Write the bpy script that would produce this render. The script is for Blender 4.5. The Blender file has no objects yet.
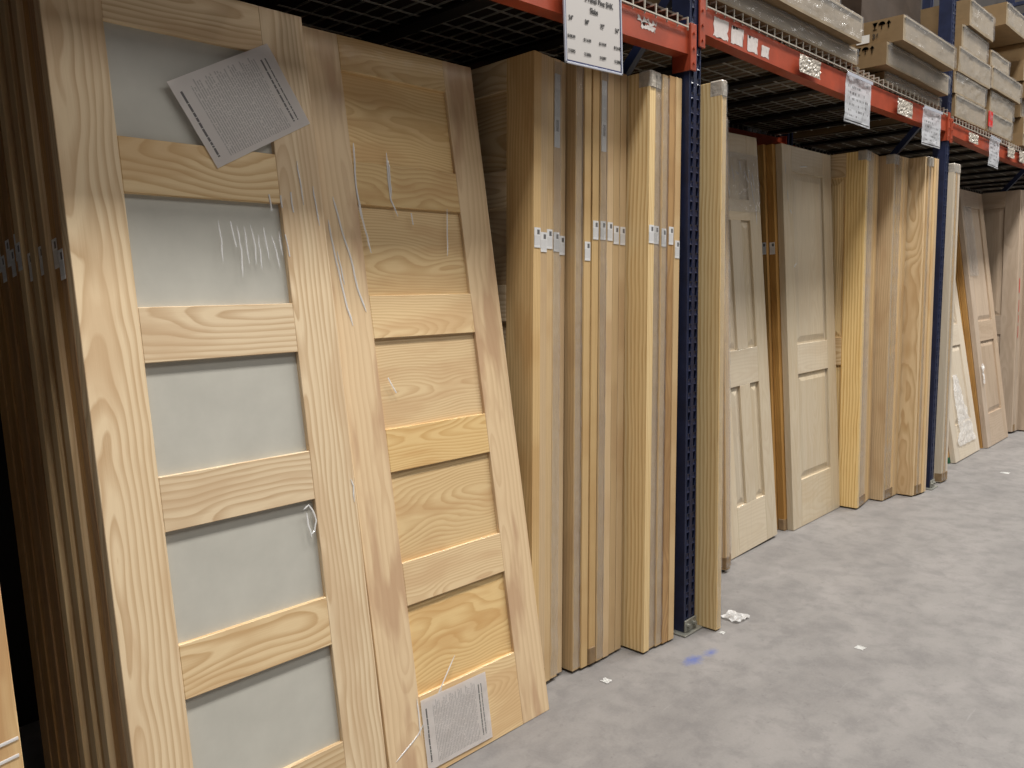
import bpy, bmesh, math, random
from mathutils import Vector, Matrix, noise as mnoise
random.seed(7)
S = bpy.context.scene
COL = S.collection
ORD = ['first', 'second', 'third', 'fourth', 'fifth', 'sixth', 'seventh', 'eighth', 'ninth', 'tenth',
       'eleventh', 'twelfth', 'thirteenth', 'fourteenth', 'fifteenth', 'sixteenth']

# ------------------------------------------------------------------ materials
def srgb(r, g, b):
    f = lambda c: (c / 255 / 12.92) if c / 255 <= .04045 else ((c / 255 + .055) / 1.055) ** 2.4
    return (f(r), f(g), f(b), 1.0)

class NT:
    def __init__(self, name):
        self.m = bpy.data.materials.new(name)
        self.m.use_nodes = True
        self.t = self.m.node_tree
        self.t.nodes.clear()
        self.out = self.t.nodes.new('ShaderNodeOutputMaterial')
    def n(self, typ, **kw):
        x = self.t.nodes.new(typ)
        for k, v in kw.items():
            setattr(x, k, v)
        return x
    def set(self, sock, v):
        if isinstance(v, bpy.types.NodeSocket):
            self.t.links.new(v, sock)
        else:
            sock.default_value = v
    def math(self, op, a, b=None, c=None, clamp=False):
        x = self.n('ShaderNodeMath', operation=op)
        x.use_clamp = clamp
        self.set(x.inputs[0], a)
        if b is not None: self.set(x.inputs[1], b)
        if c is not None: self.set(x.inputs[2], c)
        return x.outputs[0]
    def comb(self, a, b, c):
        x = self.n('ShaderNodeCombineXYZ')
        for i, v in enumerate((a, b, c)): self.set(x.inputs[i], v)
        return x.outputs[0]
    def noise(self, vec, scale=1.0, detail=2.0, rough=.5, dist=0.0):
        x = self.n('ShaderNodeTexNoise')
        self.set(x.inputs['Vector'], vec)
        x.inputs['Scale'].default_value = scale
        x.inputs['Detail'].default_value = detail
        x.inputs['Roughness'].default_value = rough
        x.inputs['Distortion'].default_value = dist
        return x.outputs['Fac']
    def ramp(self, f, stops):
        x = self.n('ShaderNodeValToRGB')
        e = x.color_ramp.elements
        while len(e) < len(stops): e.new(.5)
        for el, (p, c) in zip(e, stops):
            el.position = p
            el.color = c if len(c) == 4 else (*c, 1)
        self.set(x.inputs[0], f)
        return x.outputs[0]
    def mix(self, f, a, b, blend='MIX'):
        x = self.n('ShaderNodeMix', data_type='RGBA', blend_type=blend)
        self.set(x.inputs[0], f); self.set(x.inputs[6], a); self.set(x.inputs[7], b)
        return x.outputs[2]
    def bump(self, h, strength=.3, dist=.002):
        x = self.n('ShaderNodeBump')
        x.inputs['Strength'].default_value = strength
        x.inputs['Distance'].default_value = dist
        self.set(x.inputs['Height'], h)
        return x.outputs[0]
    def principled(self, **kw):
        p = self.n('ShaderNodeBsdfPrincipled')
        for k, v in kw.items(): self.set(p.inputs[k], v)
        self.t.links.new(p.outputs[0], self.out.inputs[0])
        return p

def V(x): return (x, x, x, 1)

def wood(name, axis, light, dark, blotch, freq=72, contrast=1.0, coat=0.0, blotchy=.5, rough=.48, rift=False):
    """flat-sawn softwood: growth rings round a pith that wanders along the board"""
    k = NT(name)
    tc = k.n('ShaderNodeTexCoord').outputs['Object']
    rnd = k.n('ShaderNodeObjectInfo').outputs['Random']
    sp = k.n('ShaderNodeSeparateXYZ'); k.set(sp.inputs[0], tc)
    x, y, z = sp.outputs
    a, b, l = (x, y, z) if axis == 'z' else (z, y, x)
    r2 = k.math('FRACT', k.math('MULTIPLY', rnd, 17.31))
    r3 = k.math('FRACT', k.math('MULTIPLY', rnd, 71.77))
    off = k.math('MULTIPLY', rnd, 93.0)
    v1 = k.comb(k.math('ADD', k.math('MULTIPLY', a, 3.5), off), k.math('MULTIPLY', b, 3.5), k.math('MULTIPLY', l, 1.7))
    n1 = k.noise(v1, 1.0, 2.0)
    v2 = k.comb(k.math('ADD', k.math('MULTIPLY', a, 26.), off), k.math('MULTIPLY', b, 26.), k.math('MULTIPLY', l, 5.0))
    n2 = k.noise(v2, 1.0, 2.0)
    d = k.math('ADD', b, k.math('ADD', .012, k.math('MULTIPLY', r2, .055)))
    d = k.math('ADD', d, k.math('MULTIPLY', l, k.math('MULTIPLY', k.math('SUBTRACT', r3, .5), .09)))
    d = k.math('ADD', d, k.math('MULTIPLY', k.math('SUBTRACT', n1, .5), .20))
    ax = k.math('ADD', a, k.math('MULTIPLY', k.math('SUBTRACT', rnd, .5), .11))
    if rift:                                     # quarter-sawn: rings stand across the face as straight lines
        ax = k.math('ADD', k.math('ADD', k.math('MULTIPLY_ADD', b, 1.7, a), .5), k.math('MULTIPLY', k.math('SUBTRACT', n1, .5), .035))
        d = k.math('MULTIPLY', b, .6)
    r = k.math('SQRT', k.math('ADD', k.math('MULTIPLY', ax, ax), k.math('MULTIPLY', d, d)))
    r = k.math('ADD', r, k.math('MULTIPLY', k.math('SUBTRACT', n2, .5), .012))
    f = k.math('FRACT', k.math('MULTIPLY', r, freq))
    ring = k.ramp(f, [(0, V(.05)), (.30, V(.0)), (.74, V(.78)), (.90, V(1)), (1, V(.05))])
    fine = k.noise(k.comb(k.math('MULTIPLY', a, 520.), k.math('MULTIPLY', b, 520.), k.math('ADD', k.math('MULTIPLY', l, 7.), off)), 1., 1.)
    amt = k.math('MULTIPLY', ring, k.math('ADD', .30 * contrast, k.math('MULTIPLY', n2, .62 * contrast)))
    amt = k.math('ADD', amt, k.math('MULTIPLY', k.math('SUBTRACT', fine, .5), .34), clamp=True)
    c = k.mix(amt, light, dark)
    vb = k.comb(k.math('ADD', k.math('MULTIPLY', a, 13.), off), b, k.math('MULTIPLY', l, 2.6))
    nb = k.ramp(k.noise(vb, 1., 3.), [(.50, V(0)), (.60, V(blotchy))])
    c = k.mix(nb, c, blotch)
    hv = k.n('ShaderNodeHueSaturation')
    k.set(hv.inputs['Color'], c)
    k.set(hv.inputs['Value'], k.math('ADD', .90, k.math('MULTIPLY', r3, .18)))
    k.set(hv.inputs['Saturation'], k.math('ADD', .90, k.math('MULTIPLY', r2, .2)))
    nrm = k.bump(k.math('ADD', fine, k.math('MULTIPLY', ring, .3)), .12, .001)
    p = k.principled(**{'Base Color': hv.outputs[0], 'Roughness': rough, 'Normal': nrm, 'Specular IOR Level': .3})
    if coat:
        g = k.noise(k.comb(k.math('ADD', k.math('MULTIPLY', x, 24.), off), k.math('MULTIPLY', y, 24.), k.math('MULTIPLY', z, 4.)), 1., 3., .6, .8)
        cn = k.bump(g, .5, .012)
        k.set(p.inputs['Coat Weight'], coat)
        k.set(p.inputs['Coat Roughness'], .13)
        k.set(p.inputs['Coat Normal'], cn)
    return k.m

L0, D0c, B0 = srgb(215, 192, 155), srgb(170, 134, 91), srgb(192, 161, 122)
M = {}
M['pv'] = wood('pine_upright_grain', 'z', L0, D0c, B0)
M['ph'] = wood('pine_level_grain', 'x', L0, D0c, B0)
M['pv_f'] = wood('wrapped_pine_upright_grain', 'z', srgb(214, 186, 144), srgb(178, 138, 95), srgb(182, 145, 108), 60, .55, .30, .8)
M['ph_f'] = wood('wrapped_pine_level_grain', 'x', srgb(218, 190, 143), srgb(184, 144, 95), srgb(194, 156, 110), 140, .9, .30)
M['edge'] = wood('pine_edge_grain', 'z', srgb(212, 184, 140), srgb(166, 130, 86), srgb(184, 148, 104), 80, .8, 0, .5, rift=True)
M['edge_f'] = wood('wrapped_pine_edge_grain', 'z', srgb(202, 174, 132), srgb(160, 128, 90), srgb(178, 148, 110), 80, .7, .4, .5, rift=True)
M['face'] = wood('pine_quarter_grain', 'z', srgb(234, 209, 158), srgb(190, 146, 88), srgb(222, 190, 134), 62, 1.25, 0, .2, rift=True)
M['gv'] = wood('filmed_pale_pine_upright', 'z', srgb(198, 185, 162), srgb(178, 158, 130), srgb(188, 170, 143), 60, .5, .55, .4)
M['gh'] = wood('filmed_pale_pine_level', 'x', srgb(198, 185, 162), srgb(178, 158, 130), srgb(188, 170, 143), 60, .5, .55, .4)
M['wv'] = wood('brown_hardwood_upright', 'z', srgb(188, 169, 148), srgb(158, 137, 115), srgb(168, 148, 127), 60, .5, .25, .5)
M['wh'] = wood('brown_hardwood_level', 'x', srgb(188, 169, 148), srgb(158, 137, 115), srgb(168, 148, 127), 60, .5, .25, .5)
M['av'] = wood('pale_alder_upright', 'z', srgb(208, 196, 176), srgb(186, 168, 144), srgb(194, 178, 156), 60, .4, .3, .4)
M['ah'] = wood('pale_alder_level', 'x', srgb(208, 196, 176), srgb(186, 168, 144), srgb(194, 178, 156), 60, .4, .3, .4)
M['bd'] = wood('shaded_edge_grain', 'z', srgb(178, 138, 92), srgb(126, 92, 58), srgb(146, 108, 70), 120, .8, .2, .6)  # darker pine: shade on the stacked door edges is put into the colour
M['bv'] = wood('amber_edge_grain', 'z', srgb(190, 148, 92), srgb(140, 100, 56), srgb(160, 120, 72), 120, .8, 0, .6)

def simple(name, col, rough=.5, metal=0., var=0., scale=20., spec=.5, coat=0., bumpy=0.):
    k = NT(name)
    c = col
    tc = k.n('ShaderNodeTexCoord').outputs['Object']
    kw = {}
    if var:
        f = k.noise(tc, scale, 4., .6)
        c = k.mix(k.ramp(f, [(.35, V(0)), (.68, V(1))]), tuple(v * (1 - var) for v in col[:3]) + (1,), tuple(min(1, v * (1 + var)) for v in col[:3]) + (1,))
    if bumpy:
        kw['Normal'] = k.bump(k.noise(tc, scale * 1.5, 3., .6, .6), bumpy, .01)
    k.principled(**{'Base Color': c, 'Roughness': rough, 'Metallic': metal, 'Specular IOR Level': spec, 'Coat Weight': coat, 'Coat Roughness': .1, **kw})
    return k.m

M['glass'] = simple('frosted_glass', srgb(181, 179, 170), .30, 0, .05, 9., .5)
M['navy'] = simple('navy_enamel', srgb(28, 36, 64), .42, 0, .25, 14., .5)
M['orange'] = simple('orange_red_enamel', srgb(158, 68, 44), .36, 0, .16, 9., .5)
M['orange_d'] = simple('dull_orange_enamel', srgb(176, 74, 44), .5, 0, .2, 9., .4)
M['slot'] = simple('slot_shadow_gap', srgb(10, 11, 16), .9)
M['galv'] = simple('galvanised_steel', srgb(150, 150, 142), .45, .6, .2, 30.)
M['wire'] = simple('zinc_wire', srgb(184, 178, 166), .45, .3)
M['chan'] = simple('deck_channel_steel', srgb(52, 48, 42), .6, .4)
M['card'] = simple('tan_cardboard', srgb(130, 108, 78), .75, 0, .08, 12., .25)
M['cardw'] = simple('film_wrapped_cardboard', srgb(158, 143, 120), .6, 0, .14, 6., .35, .3, .4)
M['filmedge'] = simple('doubled_film_on_cardboard', srgb(170, 158, 138), .4, 0, .15, 8., .6, 1., .5)
M['cardd'] = simple('brown_corner_board', srgb(140, 116, 86), .7, 0, .15, 30., .3, .15)
M['capw'] = simple('silvery_film_cap', srgb(176, 168, 156), .35, 0, .2, 40., .5, .6, .5)
M['ink'] = simple('black_ink', srgb(44, 42, 42), .7)
M['inkb'] = simple('faded_box_ink', srgb(64, 54, 44), .8)
M['white'] = simple('white_paper', srgb(226, 226, 224), .6)
M['swhite'] = simple('shade_greyed_sign_paper', srgb(190, 186, 183), .6)  # white card, greyed in colour for the shade and its sleeve
M['torn'] = simple('torn_label_paper', srgb(196, 188, 184), .6, 0, .08, 60.)
M['red'] = simple('red_tape', srgb(200, 44, 40), .4)
M['green'] = simple('green_end_paint', srgb(30, 92, 62), .6, 0, .2, 60.)
M['navyink'] = simple('navy_border', srgb(44, 50, 92), .4)
M['acryl'] = simple('sign_sleeve_edge', srgb(188, 192, 204), .15, 0, 0, 1, .6, .6)
M['wall'] = simple('unlit_depth_wall', srgb(34, 29, 26), .9, 0, .1, 2.)  # dark colour stands in for unlit depth behind the rack

def film(name, alpha, rough=.1, tint=(1, 1, 1, 1), bs=0., stretch=(60, 60, 14), body=.92, ior=2.0):
    k = NT(name)
    tc = k.n('ShaderNodeTexCoord').outputs['Object']
    mp = k.n('ShaderNodeMapping'); k.set(mp.inputs[0], tc); mp.inputs['Scale'].default_value = stretch
    g = k.noise(mp.outputs[0], 1., 3., .6, 1.0)
    nrm = k.bump(g, bs, .012) if bs else None
    gl = k.n('ShaderNodeBsdfPrincipled')
    gl.inputs['Base Color'].default_value = (body, body, body, 1); gl.inputs['Roughness'].default_value = rough
    gl.inputs['Specular IOR Level'].default_value = .6; gl.inputs['IOR'].default_value = ior
    if nrm: k.set(gl.inputs['Normal'], nrm)
    tr = k.n('ShaderNodeBsdfTransparent'); tr.inputs[0].default_value = tint
    fr = k.n('ShaderNodeMixShader')
    fr.inputs[0].default_value = alpha
    k.t.links.new(tr.outputs[0], fr.inputs[1]); k.t.links.new(gl.outputs[0], fr.inputs[2])
    k.t.links.new(fr.outputs[0], k.out.inputs[0])
    return k.m
M['film'] = film('clear_shrink_film', .26, .07, (.97, .97, .97, 1), .6, body=.45)
M['crease'] = film('film_crease_ridge', .62, .10, ior=2.6)
M['glint'] = film('loose_shrink_film', (.26), .07, (.97, .97, .97, 1), .7, (30, 30, 12), .55, 2.5)
M['scrap'] = film('loose_clear_plastic', .5, .1)

def printed(name, kind):
    """paper with rows of small illegible print; Generated x = across, z = up the sheet"""
    k = NT(name)
    g = k.n('ShaderNodeTexCoord').outputs['Generated']
    sp = k.n('ShaderNodeSeparateXYZ'); k.set(sp.inputs[0], g)
    u, w = sp.outputs[0], sp.outputs[2]
    def band(s, lo, hi): return k.math('MULTIPLY', k.math('GREATER_THAN', s, lo), k.math('LESS_THAN', s, hi))
    if kind == 'sheet':
        row = k.math('FRACT', k.math('MULTIPLY', u, 44.))
        line = k.math('LESS_THAN', row, .5)
        rid = k.math('FLOOR', k.math('MULTIPLY', u, 44.))
        wd = k.math('GREATER_THAN', k.noise(k.comb(k.math('MULTIPLY', rid, 3.7), k.math('MULTIPLY', w, 60.), 0.), 1., 1.), .40)
        end = k.math('ADD', .45, k.math('MULTIPLY', k.noise(k.comb(k.math('MULTIPLY', rid, .6), 5., 0.), 1., 1.), .9))
        para = k.math('GREATER_THAN', k.noise(k.comb(k.math('MULTIPLY', rid, .37), 2., 0.), 1., 0.), .37)
        ink = k.math('MULTIPLY', k.math('MULTIPLY', line, wd), k.math('MULTIPLY', para, k.math('LESS_THAN', w, end)))
        ink = k.math('MULTIPLY', ink, k.math('MULTIPLY', band(u, .16, .82), band(w, .06, .93)))
        head = k.math('MULTIPLY', k.math('ADD', band(u, .055, .075), k.math('ADD', band(u, .855, .872), band(u, .90, .912))), band(w, .10, .86))
        head = k.math('MULTIPLY', head, k.math('GREATER_THAN', k.noise(k.comb(0., k.math('MULTIPLY', w, 70.), 0.), 1., 0.), .36))
        ink = k.math('MAXIMUM', k.math('MULTIPLY', ink, .32), k.math('MULTIPLY', head, .8))
        base = srgb(236, 231, 228)
    elif kind == 'sticker':
        blk = k.math('MULTIPLY', band(w, .66, .90), band(u, .45, .85))
        row = k.math('LESS_THAN', k.math('FRACT', k.math('MULTIPLY', u, 6.)), .4)
        ln = k.math('MULTIPLY', k.math('MULTIPLY', row, band(w, .12, .6)), .35)
        ink = k.math('MAXIMUM', k.math('MULTIPLY', blk, .85), ln)
        base = srgb(222, 222, 222)
    elif kind == 'strip':
        blk = k.math('MULTIPLY', band(w, .22, .38), band(u, .3, .8))
        blk = k.math('MULTIPLY', blk, k.math('LESS_THAN', k.math('FRACT', k.math('MULTIPLY', w, 90.)), .55))
        ln = k.math('MULTIPLY', band(w, .42, .8), .16)
        ink = k.math('MAXIMUM', blk, ln)
        base = srgb(204, 204, 204)
    else:
        row = k.math('LESS_THAN', k.math('FRACT', k.math('MULTIPLY', w, 8.)), .42)
        rid = k.math('FLOOR', k.math('MULTIPLY', w, 8.))
        wd = k.math('GREATER_THAN', k.noise(k.comb(k.math('MULTIPLY', u, 22.), k.math('MULTIPLY', rid, 5.3), 0.), 1., 1.), .54)
        ink = k.math('MULTIPLY', k.math('MULTIPLY', row, wd), k.math('MULTIPLY', band(u, .1, .9), band(w, .14, .94)))
        ink = k.math('MAXIMUM', k.math('MULTIPLY', ink, .6), k.math('MULTIPLY', band(w, .03, .055), band(u, .02, .98)))
        base = srgb(222, 224, 228)
    c = k.mix(ink, base, srgb(48, 46, 48))
    k.principled(**{'Base Color': c, 'Roughness': .5, 'Coat Weight': .25, 'Coat Roughness': .1})
    return k.m
M['sheet'] = printed('instruction_print', 'sheet')
M['sticker'] = printed('barcode_sticker_print', 'sticker')
M['strip'] = printed('long_label_print', 'strip')
M['notice'] = printed('price_notice_print', 'notice')

def concrete():
    k = NT('worn_concrete')
    tc = k.n('ShaderNodeTexCoord').outputs['Object']
    mp = k.n('ShaderNodeMapping'); k.set(mp.inputs[0], tc); mp.inputs['Rotation'].default_value = (0, 0, .5); mp.inputs['Scale'].default_value = (1, 2.2, 1)
    n1 = k.noise(mp.outputs[0], 1.6, 6., .62, .4)
    n2 = k.noise(tc, 9., 5., .65, .3)
    n3 = k.noise(tc, 120., 2.)
    c = k.ramp(n1, [(.28, srgb(104, 101, 100)), (.5, srgb(121, 118, 116)), (.72, srgb(133, 129, 127))])
    c = k.mix(k.ramp(n2, [(.45, V(.0)), (.66, V(.55))]), c, srgb(92, 89, 89))
    n4 = k.noise(tc, 26., 4., .7)
    c = k.mix(k.ramp(n4, [(.60, V(0)), (.72, V(.5))]), c, srgb(84, 80, 80))
    c = k.mix(k.math('MULTIPLY', n3, .2), c, srgb(160, 158, 156))
    # scuffs
    mp2 = k.n('ShaderNodeMapping'); k.set(mp2.inputs[0], tc); mp2.inputs['Rotation'].default_value = (0, 0, -.35); mp2.inputs['Scale'].default_value = (2.2, 26, 1)
    sc = k.ramp(k.noise(mp2.outputs[0], 1., 3., .6), [(.72, V(0)), (.76, V(.3))])
    c = k.mix(sc, c, srgb(152, 150, 149))
    # spilt blue marking chalk near the post
    for (px, py, rx, ry, s) in ((-.19, -.137, .075, .045, .85), (-.095, -.152, .06, .03, .7)):
        sp = k.n('ShaderNodeSeparateXYZ'); k.set(sp.inputs[0], tc)
        dx = k.math('DIVIDE', k.math('SUBTRACT', sp.outputs[0], px), rx)
        dy = k.math('DIVIDE', k.math('SUBTRACT', sp.outputs[1], py), ry)
        d = k.math('SQRT', k.math('ADD', k.math('MULTIPLY', dx, dx), k.math('MULTIPLY', dy, dy)))
        mk = k.math('SUBTRACT', 1.25, k.math('ADD', d, k.math('MULTIPLY', k.noise(tc, 60., 3.), .9)), clamp=True)
        c = k.mix(k.math('MULTIPLY', mk, s), c, srgb(44, 78, 158))
    k.principled(**{'Base Color': c, 'Roughness': k.math('ADD', .45, k.math('MULTIPLY', n2, .25)), 'Normal': k.bump(n3, .08, .002), 'Specular IOR Level': .35})
    return k.m
M['floor'] = concrete()

# ------------------------------------------------------------------ geometry helpers
def add_box(bm, x0, x1, y0, y1, z0, z1, bev=0.0, seg=1):
    r = bmesh.ops.create_cube(bm, size=1.0)
    vs = r['verts']
    for v in vs:
        v.co = Vector(((x0 + x1) / 2 + v.co.x * (x1 - x0), (y0 + y1) / 2 + v.co.y * (y1 - y0), (z0 + z1) / 2 + v.co.z * (z1 - z0)))
    if bev:
        es = list({e for v in vs for e in v.link_edges})
        bmesh.ops.bevel(bm, geom=es, offset=bev, segments=seg, affect='EDGES')

def add_bar(bm, p, q, w, h=None):
    """rectangular bar from p to q"""
    h = h or w
    p, q = Vector(p), Vector(q)
    d = (q - p).normalized()
    s = d.cross(Vector((0, 0, 1)))
    if s.length < 1e-4: s = Vector((1, 0, 0))
    s.normalize()
    t = s.cross(d)
    ring = [[bm.verts.new(c + s * a * w / 2 + t * b * h / 2) for a, b in ((-1, -1), (1, -1), (1, 1), (-1, 1))] for c in (p, q)]
    for i in range(4):
        bm.faces.new((ring[0][i], ring[0][(i + 1) % 4], ring[1][(i + 1) % 4], ring[1][i]))
    bm.faces.new(ring[0][::-1]); bm.faces.new(ring[1])

def add_tube(bm, pts, r, seg=5, flat=1.0):
    pts = [Vector(p) for p in pts]
    rings = []
    n = len(pts)
    for i, p in enumerate(pts):
        d = (pts[min(i + 1, n - 1)] - pts[max(i - 1, 0)]).normalized()
        s = d.cross(Vector((0, 1, 0)))
        if s.length < 1e-3: s = d.cross(Vector((1, 0, 0)))
        s.normalize(); t = s.cross(d)
        k = r * (.35 if i in (0, n - 1) and n > 3 else 1.0)
        rings.append([bm.verts.new(p + s * math.cos(a) * k + t * math.sin(a) * k * flat) for a in [2 * math.pi * j / seg for j in range(seg)]])
    for A, B in zip(rings, rings[1:]):
        for j in range(seg):
            bm.faces.new((A[j], A[(j + 1) % seg], B[(j + 1) % seg], B[j]))
    bm.faces.new(rings[0][::-1]); bm.faces.new(rings[-1])

def mesh(name, bm, mat):
    bmesh.ops.recalc_face_normals(bm, faces=bm.faces)
    me = bpy.data.meshes.new(name)
    bm.to_mesh(me); bm.free()
    me.materials.append(mat)
    return me

def obj(name, me, parent=None, loc=(0, 0, 0), label=None):
    o = bpy.data.objects.new(name, me)
    COL.objects.link(o)
    o.location = loc
    if parent: o.parent = parent
    if label: o['label'] = label
    return o

def tag(o, label, cat, group=None):
    o['label'] = label; o['category'] = cat; o['kind'] = 'thing'
    if group: o['group'] = group
    return o

def thing(name, label, cat, loc=(0, 0, 0), rot=None, group=None):
    o = bpy.data.objects.new(name, None)
    COL.objects.link(o)
    o.empty_display_size = .05
    o.location = loc
    if rot is not None: o.rotation_euler = rot
    return tag(o, label, cat, group)

def dup(root, loc, rot, label, group=None):
    r = root.copy(); COL.objects.link(r)
    r.location = loc
    if rot is not None: r.rotation_euler = rot
    r['label'] = label
    if group: r['group'] = group
    for ch in list(root.children):
        c = ch.copy(); COL.objects.link(c); c.parent = r
        for g in ch.children:
            d = g.copy(); COL.objects.link(d); d.parent = c
    return r

def structure(name, bm, mat):
    o = obj(name, mesh(name, bm, mat)); o['kind'] = 'structure'; return o

def box_mesh(name, x0, x1, y0, y1, z0, z1, mat, bev=0.0):
    bm = bmesh.new(); add_box(bm, x0, x1, y0, y1, z0, z1, bev); return mesh(name, bm, mat)

# ------------------------------------------------------------------ setting
bm = bmesh.new(); add_box(bm, -7, 40, -9, 3, -.1, 0); structure('floor', bm, M['floor'])
bm = bmesh.new(); add_box(bm, -7, 40, 1.16, 1.24, 0, 6); structure('added_back_wall', bm, M['wall'])  # backing added to close off the rack, coloured as unlit interior

# ------------------------------------------------------------------ doors
T, L = .035, 2.032
_mc = {}
def board(name, w, h, mat, t=T):
    """a solid board centred on its own middle, y from 0 to t"""
    k = ('b', name, round(w, 4), round(h, 4), mat.name, t)
    if k not in _mc:
        _mc[k] = box_mesh(name, -w / 2, w / 2, 0, t, -h / 2, h / 2, mat, .0013)
    return _mc[k]

def panel(name, w, h, mat, raised):
    k = ('p', name, round(w, 4), round(h, 4), mat.name, raised)
    if k not in _mc:
        bm = bmesh.new()
        if not raised:
            add_box(bm, -w / 2 - .008, w / 2 + .008, .010, T - .010, -h / 2 - .008, h / 2 + .008)
        else:                                   # fielded panel: sunk margin, bevel, raised field on both faces
            lay = [(0, -.008, .0125), (0, .010, .0125), (0, .042, .0035)]
            rs = []
            for s in (0, 1):
                for _, ins, yy in lay:
                    y = yy if s == 0 else T - yy
                    a, b = w / 2 - ins, h / 2 - ins
                    rs.append([bm.verts.new((sx * a, y, sz * b)) for sx, sz in ((-1, -1), (1, -1), (1, 1), (-1, 1))])
            def br(A, B):
                for i in range(4): bm.faces.new((A[i], A[(i + 1) % 4], B[(i + 1) % 4], B[i]))
            br(rs[0], rs[1]); br(rs[1], rs[2]); bm.faces.new(rs[2])
            br(rs[3], rs[4]); br(rs[4], rs[5]); bm.faces.new(rs[5]); br(rs[0], rs[3])
        _mc[k] = mesh(name, bm, mat)
    return _mc[k]

def layout(kind, W):
    """(name, cx, cz, w, h, sort) for each member of a door"""
    out = []
    if kind in ('glass', 'shaker'):
        s, k, ph, rh = (.12, .208, .2455, .1202) if kind == 'glass' else (.119, .223, .248, .118)
        out += [('stile', s / 2, L / 2, s, L, 'v'), ('stile', W - s / 2, L / 2, s, L, 'v')]
        iw = W - 2 * s
        out.append(('bottom_rail', W / 2, k / 2, iw, k, 'h'))
        z = k
        for i in range(5):
            out.append(('glass_pane' if kind == 'glass' else 'panel', W / 2, z + ph / 2, iw, ph, 'g' if kind == 'glass' else 'p'))
            z += ph
            hh = rh if i < 4 else L - z
            out.append(('rail' if i < 4 else 'top_rail', W / 2, z + hh / 2, iw, hh, 'h'))
            z += hh
    elif kind == 'six':
        s, m = .112, .10
        out += [('stile', s / 2, L / 2, s, L, 'v'), ('stile', W - s / 2, L / 2, s, L, 'v')]
        iw = W - 2 * s
        rails = [(0, .235), (.82, .995), (1.62, 1.72), (1.915, L)]
        for i, (a, b) in enumerate(rails):
            out.append((('bottom_rail', 'lock_rail', 'rail', 'top_rail')[i], W / 2, (a + b) / 2, iw, b - a, 'h'))
        pw = (iw - m) / 2
        for (_, a), (b, _) in zip(rails, rails[1:]):
            out.append(('mullion', W / 2, (a + b) / 2, m, b - a, 'v'))
            for cx in (s + pw / 2, W - s - pw / 2):
                out.append(('panel', cx, (a + b) / 2, pw, b - a, 'r'))
    else:                                        # two tall panels
        s = .112
        out += [('stile', s / 2, L / 2, s, L, 'v'), ('stile', W - s / 2, L / 2, s, L, 'v')]
        iw = W - 2 * s
        rails = [(0, .255), (.83, .99), (1.90, L)]
        for i, (a, b) in enumerate(rails):
            out.append((('bottom_rail', 'lock_rail', 'top_rail')[i], W / 2, (a + b) / 2, iw, b - a, 'h'))
        for (_, a), (b, _) in zip(rails, rails[1:]):
            out.append(('panel', W / 2, (a + b) / 2, iw, b - a, 'r'))
    return out

def orient(e, up):
    e = Vector(e); up = Vector(up).normalized()
    e = (e - up * e.dot(up)).normalized()
    n = up.cross(e)
    return e, n, up, Matrix((e, n, up)).transposed().to_euler()

def place(corner, e, up, W, at=0.0):
    """root location so that local (at,0,0) lies over corner and the lowest corner touches the floor"""
    e, n, up, rot = orient(e, up)
    o = Vector(corner) - e * at
    lo = min((o + e * a + n * b).z for a in (0, W) for b in (0, T))
    o.z -= lo - .0005
    return o, rot

def full_door(name, kind, W, loc, rot, mv, mh, label, group=None, panel_mat=None, only=None):
    root = thing(name, label, 'door', loc, rot, group)
    for nm, cx, cz, w, h, sort in layout(kind, W):
        if sort == 'v': me = board(nm, w, h, mv)
        elif sort == 'h': me = board(nm, w, h, mh)
        elif sort == 'g':
            me = board(nm, w + .01, h + .01, M['glass'], .008)
        else: me = panel(nm, w, h, panel_mat or (mh if kind == 'shaker' else mv), sort == 'r')
        o = obj(nm, me, root, (cx, .0135 if sort == 'g' else 0, cz))
        if sort == 'g': o['label'] = 'frosted glass pane'
    return root

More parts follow.
